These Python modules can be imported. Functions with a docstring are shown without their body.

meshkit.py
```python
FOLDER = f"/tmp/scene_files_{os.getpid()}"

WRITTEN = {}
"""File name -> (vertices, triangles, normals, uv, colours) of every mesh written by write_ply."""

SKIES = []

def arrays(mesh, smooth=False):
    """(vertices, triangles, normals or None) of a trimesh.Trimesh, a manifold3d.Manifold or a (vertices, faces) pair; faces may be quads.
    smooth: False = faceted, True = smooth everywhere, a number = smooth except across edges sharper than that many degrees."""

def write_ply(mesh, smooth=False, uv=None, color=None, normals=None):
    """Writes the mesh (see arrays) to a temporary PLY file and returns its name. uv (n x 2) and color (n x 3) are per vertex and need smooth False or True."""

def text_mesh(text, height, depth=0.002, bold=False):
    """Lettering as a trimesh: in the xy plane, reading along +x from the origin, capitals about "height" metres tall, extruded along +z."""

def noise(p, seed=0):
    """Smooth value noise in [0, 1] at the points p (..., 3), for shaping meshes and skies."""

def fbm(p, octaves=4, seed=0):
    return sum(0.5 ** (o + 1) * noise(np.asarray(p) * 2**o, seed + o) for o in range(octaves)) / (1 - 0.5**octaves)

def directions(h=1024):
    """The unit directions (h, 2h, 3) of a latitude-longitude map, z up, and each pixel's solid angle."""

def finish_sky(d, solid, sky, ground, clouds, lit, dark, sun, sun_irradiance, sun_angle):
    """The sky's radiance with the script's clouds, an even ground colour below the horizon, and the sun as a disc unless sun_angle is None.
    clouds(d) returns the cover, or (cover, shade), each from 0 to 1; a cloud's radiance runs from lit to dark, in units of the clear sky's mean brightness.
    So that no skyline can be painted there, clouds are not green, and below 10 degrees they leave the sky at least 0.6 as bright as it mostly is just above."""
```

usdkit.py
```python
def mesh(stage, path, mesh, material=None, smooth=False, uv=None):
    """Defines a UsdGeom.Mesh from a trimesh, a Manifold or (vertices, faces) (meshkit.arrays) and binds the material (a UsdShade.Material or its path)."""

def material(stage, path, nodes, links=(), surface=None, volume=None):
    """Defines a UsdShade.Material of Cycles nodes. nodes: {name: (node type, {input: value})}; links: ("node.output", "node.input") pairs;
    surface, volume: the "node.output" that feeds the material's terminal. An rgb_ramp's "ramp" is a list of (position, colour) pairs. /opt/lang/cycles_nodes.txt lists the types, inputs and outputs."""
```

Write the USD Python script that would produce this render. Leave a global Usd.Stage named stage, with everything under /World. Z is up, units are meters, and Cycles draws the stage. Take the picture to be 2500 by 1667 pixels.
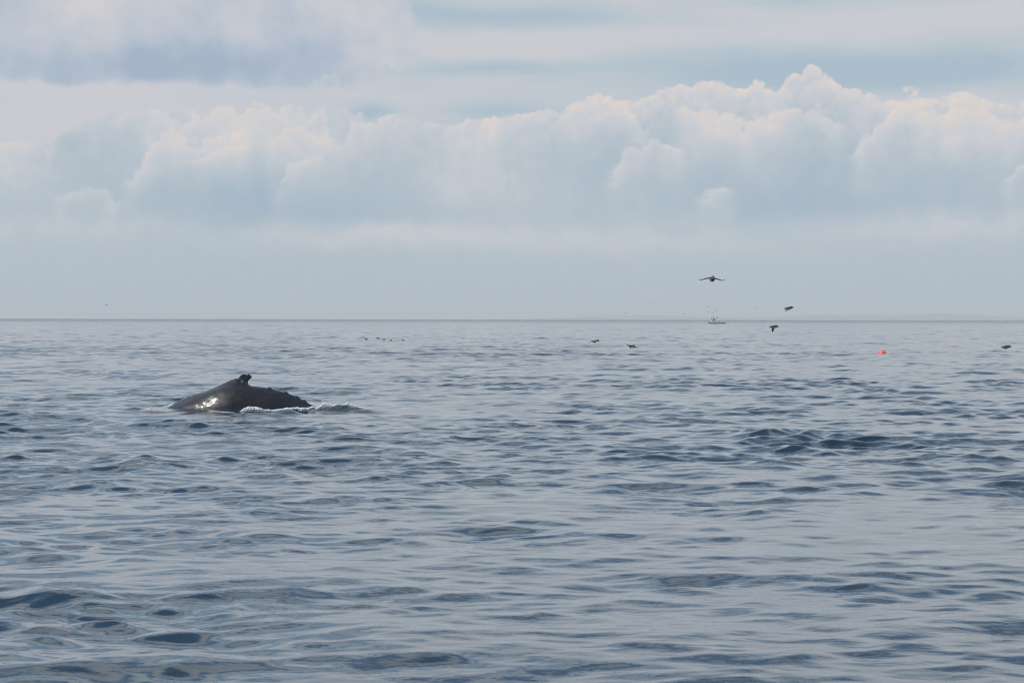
import math
import random
import numpy as np
import trimesh
import manifold3d as m3
import meshkit
import usdkit
from pxr import Gf, Sdf, Usd, UsdGeom, UsdLux, UsdShade, Vt

stage = Usd.Stage.CreateInMemory()
UsdGeom.SetStageUpAxis(stage, UsdGeom.Tokens.z)
UsdGeom.SetStageMetersPerUnit(stage, 1.0)
UsdGeom.Xform.Define(stage, "/World")
UsdGeom.Scope.Define(stage, "/World/Looks")

# ------------------------------------------------------------------ camera
FPX = 8333.3                  # focal length in pixels of a 2500 px wide picture
EYE = 2.8                     # height above the water
EARTH = 7.4e6                 # radius with refraction: the sea sinks away behind the horizon
PITCH = math.radians(-0.417)
ROLL = math.radians(0.10)
EXPOSURE = 0.0
_f = np.array([0, math.cos(PITCH), math.sin(PITCH)])
_r0, _u0 = np.array([1.0, 0, 0]), np.array([0, -math.sin(PITCH), math.cos(PITCH)])
_r = _r0 * math.cos(ROLL) + _u0 * math.sin(ROLL)
_u = -_r0 * math.sin(ROLL) + _u0 * math.cos(ROLL)
cam = UsdGeom.Camera.Define(stage, "/World/camera")
cam.AddTransformOp().Set(Gf.Matrix4d(*[float(x) for x in (*_r, 0, *_u, 0, *(-_f), 0, 0, 0, EYE, 1)]))
cam.CreateFocalLengthAttr(120.0)
cam.CreateHorizontalApertureAttr(36.0)
cam.CreateVerticalApertureAttr(24.0)
cam.CreateFStopAttr(9.0)
cam.CreateFocusDistanceAttr(104.0)
cam.CreateClippingRangeAttr(Gf.Vec2f(0.1, 100000.0))
cam.CreateExposureAttr(EXPOSURE)

# ------------------------------------------------------------------ sun
SUN_EL, SUN_AZ = math.radians(60.0), math.radians(-105.0)     # azimuth = atan2(x, y)
SUN = np.array([math.cos(SUN_EL) * math.sin(SUN_AZ), math.cos(SUN_EL) * math.cos(SUN_AZ), math.sin(SUN_EL)])
sun = UsdLux.DistantLight.Define(stage, "/World/sun")
sun.CreateIntensityAttr(0.8)
sun.CreateNormalizeAttr(True)
sun.CreateAngleAttr(0.53)
sun.CreateColorAttr(Gf.Vec3f(1.0, 0.95, 0.88))
_z = SUN / np.linalg.norm(SUN)
_x = np.cross([0, 0, 1.0], _z); _x /= np.linalg.norm(_x)
_y = np.cross(_z, _x)
sun.AddTransformOp().Set(Gf.Matrix4d(*[float(v) for v in (*_x, 0, *_y, 0, *_z, 0, 0, 0, 500, 1)]))
SKY = 0.1


# ------------------------------------------------------------------ shader graph helper
class Graph:
    def __init__(self):
        self.nodes, self.links, self.n = {}, [], 0

    def add(self, kind, out, /, **inputs):
        name = f"{kind}_{self.n}"
        self.n += 1
        fixed = {}
        for k, v in inputs.items():
            if isinstance(v, str) and "." in v and v.split(".")[0] in self.nodes:
                self.links.append((v, f"{name}.{k}"))
            else:
                fixed[k] = v
        self.nodes[name] = (kind, fixed)
        return f"{name}.{out}"

    def m(self, op, a, b=0.0, c=0.0, clamp=False):
        return self.add("math", "value", math_type=op, value1=a, value2=b, value3=c, use_clamp=clamp)

    def noise(self, vec, scale, detail=3.0, rough=0.5, out="fac", **kw):
        return self.add("noise_texture", out, vector=vec, scale=scale, detail=detail, roughness=rough, **kw)

    def step(self, v, a, b, lo=0.0, hi=1.0):
        return self.add("map_range", "result", range_type="smoothstep", value=v, from_min=a, from_max=b, to_min=lo, to_max=hi, clamp=True)

    def mix(self, fac, a, b, how="mix"):
        return self.add("mix", "color", mix_type=how, fac=fac, color1=a, color2=b)

    def ramp(self, fac, stops):
        return self.add("rgb_ramp", "color", fac=fac, ramp=stops)

    def build(self, path, surface=None, volume=None):
        return usdkit.material(stage, path, self.nodes, self.links, surface=surface, volume=volume)


def lin(r, g, b):
    f = lambda c: (c / 255 / 12.92) if c / 255 <= 0.04045 else ((c / 255 + 0.055) / 1.055) ** 2.4
    return np.array([f(r), f(g), f(b)])


# ------------------------------------------------------------------ sky with clouds
def build_sky():
    g = Graph()
    D = g.add("geometry", "position")
    sx = g.add("separate_xyz", "x", vector=D)
    node = sx.split(".")[0]
    x, y, z = f"{node}.x", f"{node}.y", f"{node}.z"
    az = g.m("degrees", g.m("arctan2", x, y))
    el = g.m("degrees", g.m("arcsine", z))
    p = g.add("combine_xyz", "vector", x=az, y=el, z=0.0)

    def warp(scale, amp, detail, w=0.0, stretch=1.0):
        v = g.add("combine_xyz", "vector", x=g.m("multiply", az, 1.0 / stretch), y=el, z=w)
        c = g.add("noise_texture", "color", vector=v, scale=scale, detail=detail, roughness=0.55)
        c = g.add("vector_math", "vector", vector_math_type="subtract", vector1=c, vector2=(0.5, 0.5, 0.5)) if False else g.add("vector_math", "vector", math_type="subtract", vector1=c, vector2=(0.5, 0.5, 0.5))
        c = g.add("vector_math", "vector", math_type="multiply", vector1=c, vector2=(amp * stretch, amp, 0))
        return g.add("vector_math", "vector", math_type="add", vector1=p, vector2=c)

    pw = warp(1.1, 0.55, 5.0)                  # cloud-like distortion
    pd = warp(2.2, 0.16, 4.0, w=6.0)           # a little of it for the rounded heads
    sp = g.add("separate_xyz", "x", vector=pw).split(".")[0]
    azw, elw = f"{sp}.x", f"{sp}.y"

    # billows: rounded heads of several sizes
    def billow(v, sizes):
        tot = None
        for sc, wt in sizes:
            d = g.add("voronoi_texture", "distance", feature="f1", dimensions="2D", vector=v, scale=sc)
            e = g.m("multiply_add", g.m("multiply", d, d), -1.5 * wt, wt)
            tot = e if tot is None else g.m("add", tot, e)
        return tot
    b0 = billow(pd, ((1.3, 0.5), (3.3, 0.32), (8.0, 0.18)))
    pd2 = g.add("vector_math", "vector", math_type="add", vector1=pd, vector2=(-0.045, 0.07, 0.0))
    relief = g.m("subtract", billow(pd, ((3.3, 0.5), (8.0, 0.25))), billow(pd2, ((3.3, 0.5), (8.0, 0.25))))
    n_fine = g.noise(p, 4.0, 7.0, 0.62)
    n_mid = g.noise(pw, 0.55, 4.0, 0.55)
    rough_top = g.m("add", g.m("multiply_add", b0, 0.50, -0.34), g.m("multiply_add", n_fine, 0.08, -0.04))

    def deg(px, py):
        return (px - 1176) * 0.00731, (735 - py) * 0.00731
    A0, A1 = deg(-60, 0)[0], deg(2420, 0)[0]
    azs = g.m("multiply_add", g.m("subtract", azw, az), 0.22, az)
    fac = g.m("divide", g.m("pingpong", g.m("subtract", azs, A0), A1 - A0), A1 - A0)

    # outlines of the cumulus heads (degrees above the level) by azimuth, far bank first
    def depth_below(prof, amount=1.0):
        h = np.interp(np.linspace(0, 1, 256), [(deg(a, 0)[0] - A0) / (A1 - A0) for a, b in prof], [max(deg(0, b)[1] + 0.5, 0) / 6.5 for a, b in prof])
        solid = [(a, b) for a, b in prof if b < 800]
        h = np.interp(np.linspace(0, 1, 256), [(deg(a, 0)[0] - A0) / (A1 - A0) for a, b in solid], [max(deg(0, b)[1] + 0.5, 0) / 6.5 for a, b in solid])
        xs = np.linspace(-60, 2420, 256)
        gaps = [a for a, b in prof if b >= 800]
        mask = np.ones(256)
        for a, b in zip(gaps[::2], gaps[1::2]):
            d = np.minimum(np.abs(xs - a), np.abs(xs - b))
            mask = np.where((xs > a) & (xs < b), 0, np.minimum(mask, np.clip(d / 45, 0, 1)))
        mask = mask * mask * (3 - 2 * mask) * np.interp(xs, [900, 1250], [0.72, 1.0])
        c = g.add("separate_color", "r", color=g.ramp(fac, [(i / 255, (x, k, 0)) for i, (x, k) in enumerate(zip(h, mask))])).split(".")[0]
        top = g.m("multiply_add", f"{c}.r", 6.5, -0.5)
        return g.m("subtract", g.m("multiply_add", rough_top, amount, top), el), f"{c}.g"

    bank = [(-60, 340), (0, 340), (130, 330), (200, 290), (300, 268), (420, 262), (530, 258), (548, 276), (565, 258), (700, 262), (790, 272), (860, 268), (935, 280), (1000, 300), (1050, 295), (1110, 285), (1180, 266),
            (1230, 268), (1290, 266), (1312, 242), (1385, 226), (1410, 236), (1440, 245), (1500, 216), (1580, 197), (1640, 200), (1690, 214), (1725, 194), (1752, 192), (1785, 212), (1820, 180), (1860, 166), (1898, 178),
            (1925, 207), (1960, 214), (2030, 212), (2090, 218), (2120, 228), (2160, 232), (2210, 228), (2260, 248), (2310, 252), (2352, 240), (2420, 250)]
    N = 800                                    # pairs of N: nothing between them
    heads = [([(-60, N), (70, N), (84, 250), (100, 240), (135, 235), (195, 246), (215, 280), (225, 268), (262, 256), (330, 244), (375, 256), (400, 300), (432, 290), (450, 240), (475, 231), (508, 228), (532, 244), (548, 290), (556, 250), (575, 232),
               (602, 214), (650, 204), (705, 208), (738, 232), (760, 330), (790, 330), (808, 285), (860, 262), (938, 251), (955, N), (1005, N), (1022, 302), (1060, 292), (1125, 285), (1170, N), (1270, N), (1300, 268), (1340, 236), (1390, 225),
               (1432, 240), (1480, 300), (1510, N), (1530, N), (1560, 262), (1640, 258), (1700, 290), (1780, 262), (1870, 250), (1930, 290), (1950, N), (2080, N), (2110, 275), (2150, 262), (2220, 232), (2300, 290), (2352, 262), (2420, 290)], 0.50, 1.0),
             ([(-60, 340), (0, 340), (60, 334), (110, 328), (150, N), (270, N), (300, 418), (340, 350), (380, 316), (410, 318), (440, 338), (470, 318), (520, 304), (560, 316), (580, N), (595, N), (612, 350), (645, 304), (700, 288), (745, 300), (775, N),
               (1370, N), (1404, 400), (1440, 350), (1500, 330), (1550, 352), (1590, N), (1930, N), (1956, 345), (1990, 312), (2022, 290), (2050, 246), (2092, 230), (2122, 240), (2150, N), (2420, N)], 0.42, 1.0),
             ([(-60, N), (115, N), (140, 452), (180, 434), (230, 446), (270, 470), (305, N), (430, N), (456, 382), (490, 345), (545, 312), (585, 300), (606, N), (618, N), (640, 452), (662, 398), (700, 366), (742, 350), (765, N), (1580, N), (1605, 446), (1640, 432), (1672, 446), (1700, N),
               (2275, N), (2300, 408), (2322, 374), (2352, 364), (2420, 372), (2425, N), (2430, N)], 0.36, 0.95)]
    t, _ = depth_below(bank, 0.75)
    cu = g.step(t, -0.02, 0.05)

    # light and dark masses of the bank: -1 blue shade ... 0 haze grey ... +1 sunlit cream
    blobs = [(1560, 330, 420, 60, -0.25), (1750, 420, 620, 70, -0.50), (1900, 480, 380, 35, -0.40), (560, 470, 380, 60, -0.60), (440, 400, 130, 60, -0.30), (180, 330, 140, 60, -0.30), (1110, 455, 150, 60, 0.45),
             (1000, 380, 130, 60, 0.15), (2180, 360, 40, 40, 0.3), (1530, 390, 60, 60, 0.25), (900, 500, 300, 25, -0.25), (250, 520, 300, 50, -0.1), (850, 550, 340, 26, 0.5), (1400, 570, 380, 30, 0.35),
             (2150, 525, 240, 34, 0.45), (150, 540, 260, 26, 0.3), (700, 620, 300, 40, -0.1), (2250, 620, 260, 60, -0.1)]
    tone = None
    sp2 = sp
    for bx, by, wx, wy, a in blobs:
        cx, cy = deg(bx, by)
        u = g.m("multiply", g.m("subtract", f"{sp2}.x", cx), 1 / (wx * 0.00731))
        v = g.m("multiply", g.m("subtract", f"{sp2}.y", cy), 1 / (wy * 0.00731))
        q = g.m("multiply_add", v, v, g.m("multiply", u, u))
        e = g.m("multiply", g.m("exponent", g.m("multiply", q, -0.8)), a)
        tone = e if tone is None else g.m("add", tone, e)
    fade_low = g.step(el, 0.9, 2.6)            # low down the haze takes the modelling away
    lumps = g.m("add", g.m("multiply", relief, 0.55), g.m("multiply_add", n_fine, 0.5, -0.25))
    rim = g.m("exponent", g.m("multiply", g.m("maximum", t, 0.0), -1.9))
    east = g.step(az, -2.2, 1.0, 0.5, 1.0)      # the bank is crisper to the right
    tone = g.m("add", tone, g.m("multiply", g.m("multiply", rim, east), g.m("multiply_add", lumps, 1.4, 0.85)))
    tone = g.m("add", tone, g.m("multiply", g.m("multiply_add", n_mid, 1.3, -0.65), fade_low))
    tone = g.m("add", tone, g.m("multiply_add", n_fine, 0.5, -0.25))
    for prof, deep, gain in heads:
        th, mask = depth_below(prof, 0.85)
        a = g.m("multiply", g.m("multiply", g.step(th, -0.03, 0.11), g.m("exponent", g.m("multiply", g.m("maximum", th, 0.0), -1.0 / deep))), mask)
        lit = g.m("multiply", g.m("multiply_add", n_mid, 2.2, -0.25, clamp=True), gain)
        lit = g.m("add", lit, g.m("multiply", lumps, 1.0))
        tone = g.add("mix_float", "result", fac=a, a=tone, b=g.m("add", lit, 0.02))
    tf = g.m("multiply_add", tone, 0.5, 0.5, clamp=True)
    cu_col = g.ramp(tf, [(0.0, lin(158, 177, 198)), (0.25, lin(170, 187, 200)), (0.5, lin(184, 195, 205)), (0.75, lin(204, 206, 211)), (0.95, lin(220, 212, 208)), (1.0, lin(222, 215, 210))])
    # haze towards the water
    low = g.step(el, 0.0, 2.2, 1.0, 0.0)
    cu_col = g.mix(g.m("multiply", low, 0.6), cu_col, tuple(lin(171, 186, 197)))

    # higher sky behind: thin sheets and blue-grey gaps
    hv = g.add("combine_xyz", "vector", x=g.m("multiply", az, 0.16), y=g.m("multiply_add", az, -0.012, el), z=5.0)
    hn = g.noise(hv, 1.15, 5.0, 0.55)
    gap = None
    for bx, by, wx, wy, a in [(1250, 52, 340, 28, .8), (900, 20, 160, 40, .35), (1950, 175, 600, 52, 1.0), (1120, 165, 190, 18, .7), (850, 268, 60, 20, .8), (1150, 262, 120, 25, .5), (1700, 20, 300, 14, .3)]:
        cx, cy = deg(bx, by)
        u = g.m("multiply", g.m("subtract", f"{sp2}.x", cx), 1 / (wx * 0.00731))
        v = g.m("multiply", g.m("subtract", g.m("multiply_add", g.m("subtract", elw, el), 0.35, el), cy), 1 / (wy * 0.00731))
        e = g.m("multiply", g.m("exponent", g.m("multiply", g.m("multiply_add", v, v, g.m("multiply", u, u)), -0.9)), a)
        gap = e if gap is None else g.m("add", gap, e)
    gap = g.m("add", gap, g.m("multiply_add", hn, 1.9, -0.80))
    hi_col = g.ramp(g.m("multiply_add", gap, 1.0, 0.0, clamp=True), [(0.0, lin(203, 204, 210)), (0.3, lin(196, 201, 209)), (0.65, lin(182, 196, 206)), (1.0, lin(171, 189, 203))])

    # heavy sheet at the upper left with a slate base
    sv, s3 = pw, sp
    cx, cy = deg(380, 40)
    u = g.m("multiply", g.m("subtract", f"{s3}.x", cx), 1 / (545 * 0.00731))
    v = g.m("multiply", g.m("subtract", f"{s3}.y", cy), 1 / (168 * 0.00731))
    q = g.m("add", g.m("power", g.m("absolute", u), 6.0), g.m("power", g.m("absolute", v), 6.0))
    st = g.step(g.m("multiply_add", g.m("multiply_add", b0, -2.2, 1.3), g.step(az, -5.0, -2.6), q), 1.25, 0.5)
    cx, cy = deg(420, 168)
    u = g.m("multiply", g.m("subtract", f"{s3}.x", cx), 1 / (330 * 0.00731))
    v = g.m("multiply", g.m("subtract", f"{s3}.y", cy), 1 / (48 * 0.00731))
    base = g.m("exponent", g.m("multiply", g.m("multiply_add", v, v, g.m("multiply", u, u)), -0.9))
    n_st = g.noise(p, 0.62, 6.0, 0.58)
    stt = g.m("add", g.m("multiply_add", n_st, 2.1, -0.45), g.m("multiply", base, -0.62))
    st_col = g.ramp(g.m("multiply_add", stt, 1.0, 0.0, clamp=True), [(0.0, lin(165, 180, 199)), (0.3, lin(178, 190, 205)), (0.6, lin(193, 199, 209)), (1.0, lin(212, 209, 212))])

    # sky overhead and behind the camera: broken cloud over blue
    zz = g.m("add", g.m("maximum", z, 0.0), 0.12)
    ov = g.add("combine_xyz", "vector", x=g.m("divide", x, zz), y=g.m("divide", y, zz), z=1.7)
    on = g.noise(ov, 1.25, 6.0, 0.58)
    ocov = g.step(g.m("multiply_add", z, -0.17, on), 0.40, 0.48)
    on2 = g.noise(ov, 2.2, 4.0, 0.55)
    o_col = g.ramp(on2, [(0.3, lin(184, 196, 208)), (0.7, lin(221, 225, 230))])
    sky = g.add("sky_texture", "color", sky_type="single_scattering", sun_disc=False, sun_elevation=SUN_EL, sun_rotation=SUN_AZ, altitude=10.0, air_density=1.0, aerosol_density=1.0)
    S = 1.0 / SKY
    scaled = lambda c: g.mix(1.0, c, (S, S, S), "multiply")
    sky = g.mix(1.0, sky, (0.94, 1.02, 1.06), "multiply")
    col = g.mix(g.m("multiply", ocov, 0.92), sky, scaled(o_col))
    within = g.step(el, 9.0, 5.6)              # the distant sheets and banks thin out higher up
    frame = g.mix(st, hi_col, st_col)
    frame = g.mix(cu, frame, cu_col)
    col = g.mix(within, col, scaled(frame))
    out = g.add("background_shader", "background", color=col, strength=SKY)
    return g.build("/World/Looks/sky_air", surface=out)


dome = UsdLux.DomeLight.Define(stage, "/World/sky")
dome.CreateIntensityAttr(1.0)
UsdShade.MaterialBindingAPI.Apply(dome.GetPrim()).Bind(build_sky())
dome.GetPrim().SetCustomDataByKey("kind", "structure")


# ------------------------------------------------------------------ where a pixel of the photograph lies in the place
def ray(px, py):
    d = _f + _r * ((px - 1250) / FPX) - _u * ((py - 833.5) / FPX)
    return d


def at_depth(px, py, y):
    d = ray(px, py)
    return np.array([0, 0, EYE]) + d * (y / d[1])


def on_sea(px, py):
    d = ray(px, py)
    a, b = d[2] / d[1], 1 / (2 * EARTH)
    disc = a * a - 4 * b * EYE
    y = (-a - math.sqrt(max(disc, 0))) / (2 * b)
    return at_depth(px, py, y)


# ------------------------------------------------------------------ names and labels
_used = {}


def numbered(path):
    n = _used.get(path, 0)
    _used[path] = n + 1
    return path if n == 0 else f"{path}_{n:03d}"


def tag(prim, label=None, category=None, group=None, kind=None):
    prim = prim.GetPrim() if hasattr(prim, "GetPrim") else prim
    for k, v in (("label", label), ("category", category), ("group", group), ("kind", kind)):
        if v:
            prim.SetCustomDataByKey(k, v)
    return prim


def thing(name, loc, label, category, group=None, rotz=0.0):
    x = UsdGeom.Xform.Define(stage, numbered(f"/World/{name}"))
    x.AddTranslateOp().Set(Gf.Vec3d(*map(float, loc)))
    if rotz:
        x.AddRotateZOp().Set(float(rotz))
    tag(x, label, category, group)
    return x


def part(parent, name, mesh, material, smooth=40, tone=None):
    path = numbered(f"{parent.GetPath()}/{name}" if parent is not None else f"/World/{name}")
    m = usdkit.mesh(stage, path, mesh, material, smooth=smooth)
    if tone is not None:
        UsdGeom.PrimvarsAPI(m).CreatePrimvar("tone", Sdf.ValueTypeNames.Color3fArray, "vertex").Set(Vt.Vec3fArray.FromNumpy(np.asarray(tone, np.float32)))
    return m


# ------------------------------------------------------------------ materials
def plain(name, color, rough=0.6, vary=0.15, scale=6.0, spec=0.5):
    g = Graph()
    o = g.add("texture_coordinate", "object")
    n = g.noise(o, scale, 4.0, 0.6)
    c = np.asarray(color, float)
    col = g.ramp(n, [(0.25, c * (1 - vary)), (0.75, c * (1 + vary))])
    s = g.add("principled_bsdf", "BSDF", base_color=col, roughness=rough, specular_ior_level=spec)
    return g.build(f"/World/Looks/{name}", surface=s)


def toned(name, rough=0.6):
    g = Graph()
    a = g.add("attribute", "color", attribute="tone")
    s = g.add("principled_bsdf", "BSDF", base_color=a, roughness=rough)
    return g.build(f"/World/Looks/{name}", surface=s)


def sea_material():
    g = Graph()
    P = g.add("geometry", "position")
    # wind comes and goes: glassy lanes between ruffled ones
    pm = g.add("mapping", "vector", vector=P, scale=(0.03, 0.05, 0.0))
    ruffle = g.step(g.noise(pm, 1.0, 3.0, 0.55), 0.40, 0.68, 0.30, 1.2)
    p1 = g.add("mapping", "vector", vector=P, rotation=(0, 0, 0.35), scale=(1.0, 1.25, 1.0))
    h1 = g.noise(p1, 3.2, 2.0, 0.5, distortion=0.4)
    p2 = g.add("mapping", "vector", vector=P, rotation=(0, 0, -0.5), scale=(1.0, 1.4, 1.0))
    h2 = g.noise(p2, 11.0, 2.0, 0.5, distortion=0.3)
    h0 = g.noise(p2, 1.1, 2.0, 0.5)
    h = g.m("add", g.m("multiply", h1, 0.010), g.m("multiply", h2, 0.0018))
    h = g.m("multiply", h, ruffle)
    far = g.add("attribute", "fac", attribute="chop")   # wavelets finer than the sheet's facets, far out
    nrm0 = g.add("bump", "normal", height=g.m("multiply", g.m("multiply", h0, far), 0.05), strength=1.0, distance=1.0, filter_width=0.0006)
    nrm = g.add("bump", "normal", height=h, strength=1.0, distance=1.0, filter_width=0.02, normal=nrm0)
    foamy = g.add("attribute", "fac", attribute="churn")
    hc = g.noise(P, 7.0, 4.0, 0.6)
    nrm = g.add("bump", "normal", height=g.m("multiply", g.m("multiply", hc, foamy), 0.11), strength=1.0, distance=1.0, filter_width=0.05, normal=nrm)
    col = g.mix(foamy, (0.011, 0.026, 0.039), (0.022, 0.037, 0.040))
    s = g.add("principled_bsdf", "BSDF", base_color=col, roughness=g.m("multiply_add", far, 0.19, 0.018), ior=1.333, specular_ior_level=0.5, normal=nrm)
    return g.build("/World/Looks/sea_water", surface=s)


# ------------------------------------------------------------------ the sea: one sheet out beyond the horizon
Y_WHALE = 102.9
SPLASH = [on_sea(px, py) for px, py in ((800, 1004), (850, 1006), (890, 1008))]


def sheet_lumps(x, y):
    """Water heaped up round the whale: (height, churn)."""
    h = np.zeros_like(x)
    churn = np.zeros_like(x)
    near = (np.abs(x + 7) < 9) & (np.abs(y - 101) < 9)
    if not near.any():
        return h, churn
    X, Y = x[near], y[near]
    hh, cc = np.zeros_like(X), np.zeros_like(X)

    def lump(px, py, wx, wy, a, yaw=0.0):
        c = on_sea(px, py)
        dx, dy = X - c[0], Y - c[1]
        u, v = dx * math.cos(yaw) + dy * math.sin(yaw), -dx * math.sin(yaw) + dy * math.cos(yaw)
        e = np.exp(-(u / wx) ** 2 - (v / wy) ** 2)
        return a * e, e
    pts = np.stack([X, Y, np.zeros_like(X)], -1)
    rough = meshkit.fbm(pts * [4.5, 3.0, 1], 5, 7) - 0.5
    for a in [(800, 1002, 0.55, 0.6, 0.10), (850, 1003, 0.6, 0.6, 0.12), (890, 1007, 0.55, 0.7, 0.08)]:
        e, w = lump(*a)
        hh += e * (1 + 2.2 * rough)
        cc = np.maximum(cc, w)
    for a in [(700, 1012, 0.42, 0.50, 0.15), (640, 1016, 0.5, 0.5, 0.07), (605, 1022, 0.45, 0.4, 0.05), (327, 1004, 0.38, 0.45, 0.10), (380, 1006, 0.4, 0.5, 0.04)]:
        e, w = lump(*a)
        hh += e
        cc = np.maximum(cc, 0.45 * w)
    h[near], churn[near] = hh, np.clip(cc * 1.1, 0, 1)
    return h, churn


def build_sea():
    rng = np.random.default_rng(11)
    r = [0.5, 3.0, 7.0, 11.0, 15.0, 18.0, 20.0]
    v = 21.5
    while v < 43500:
        r.append(v)
        v *= 1 + (0.0018 if v < 60 else 0.0014 if v < 220 else 0.0010 if v < 1500 else 0.0010 + 0.012 * min(1.0, (v - 1500) / 3000))
    r = np.array(r)
    inner = np.linspace(-11.5, 11.5, 345)
    outer = 11.5 + np.cumsum(np.geomspace(0.12, 22.0, 24))
    outer = 11.5 + (outer - 11.5) * (168.5 / (outer[-1] - 11.5))
    th = np.radians(np.concatenate([-outer[::-1][1:], inner, outer]))   # closes at +180 = -180
    dth = np.gradient(th)
    TH, RR = np.meshgrid(th, r)
    dR = np.gradient(r)[:, None] * np.ones_like(TH)
    dT = dth[None, :] * RR
    sT, cT = np.sin(TH), np.cos(TH)
    x0, y0 = RR * sT, RR * cT
    shape = x0.shape
    pts = np.stack([x0, y0, np.zeros_like(x0)], -1)
    grp = meshkit.fbm(pts * [0.045, 0.06, 1], 3, 3)
    grp2 = meshkit.fbm(pts * [0.30, 0.22, 1], 2, 31)
    grp = np.clip(0.75 + 0.55 * np.clip((grp - 0.32) / 0.36, 0, 1), 0, 2) * (0.64 + 0.72 * np.clip((grp2 - 0.30) / 0.42, 0, 1) ** 1.4)
    for px, py, wx, wy, a in ((230, 1490, 1.5, 3.2, 0.75), (2290, 1440, 1.3, 3.0, 0.7), (1150, 1160, 1.6, 5.0, 0.55), (1950, 1070, 3.2, 9.0, 0.4), (420, 1240, 1.8, 5.0, 0.3)):   # gusty patches
        c = on_sea(px, py)
        grp = grp + a * np.exp(-((x0 - c[0]) / wx) ** 2 - ((y0 - c[1]) / wy) ** 2)
    grp = grp.astype(np.float32)
    calm = np.exp(-(((x0 + 8.0) / 4.0) ** 2 + ((y0 - 99) / 6.0) ** 2)).astype(np.float32)
    grp *= 1 - 0.55 * calm
    f4 = lambda a: a.astype(np.float32)
    x0f, y0f, sTf, cTf, dRf, dTf = map(f4, (x0, y0, sT, cT, dR, dT))
    z = np.zeros(shape, np.float32); dx = np.zeros(shape, np.float32); dy = np.zeros(shape, np.float32)
    N = 165
    lam = np.exp(np.linspace(math.log(0.22), math.log(16.0), N)) * rng.uniform(0.97, 1.03, N)
    for i, L in enumerate(lam):
        k = 2 * math.pi / L
        spread = 1.6
        a = math.radians(-95) + rng.normal(0, spread) if L < 6 else math.radians(-70) + rng.normal(0, 0.5)
        kx, ky = k * math.cos(a), k * math.sin(a)
        slope = 0.0155 * math.exp(-0.5 * (math.log(L / 0.92) / 0.72) ** 2) + 0.0068 * math.exp(-0.5 * (math.log(L / 4.0) / 0.5) ** 2) + 0.0014
        amp = slope / k
        ph = rng.uniform(0, 2 * math.pi)
        step = np.maximum(np.abs(kx * sTf + ky * cTf) * dRf, np.abs(kx * cTf - ky * sTf) * dTf)
        w = np.clip((2.6 - step) / 1.2, 0, 1)
        w = w * w * (3 - 2 * w) * np.float32(amp)
        if L < 5:
            w *= grp
        arg = np.float32(kx) * x0f + np.float32(ky) * y0f + np.float32(ph)
        s, c = np.sin(arg), np.cos(arg)
        z += w * c
        Q = 1.15
        dx -= np.float32(Q * kx / k) * w * s
        dy -= np.float32(Q * ky / k) * w * s
    h, churn = sheet_lumps(x0, y0)
    X, Y = x0 + dx, y0 + dy
    Z = z + h - (x0 ** 2 + y0 ** 2) / (2 * EARTH)
    n_r, n_t = shape
    V = np.stack([X, Y, Z], -1).reshape(-1, 3)
    i, j = np.meshgrid(np.arange(n_r - 1), np.arange(n_t), indexing="ij")
    j2 = (j + 1) % n_t
    q = np.stack([i * n_t + j, i * n_t + j2, (i + 1) * n_t + j2, (i + 1) * n_t + j], -1).reshape(-1, 4)
    F = np.vstack([q[:, [0, 2, 1]], q[:, [0, 3, 2]]])
    c0 = len(V)
    V = np.vstack([V, [[0, 0, 0]]])
    jj = np.arange(n_t)
    F = np.vstack([F, np.stack([jj, (jj + 1) % n_t, np.full(n_t, c0)], -1)])
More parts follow.
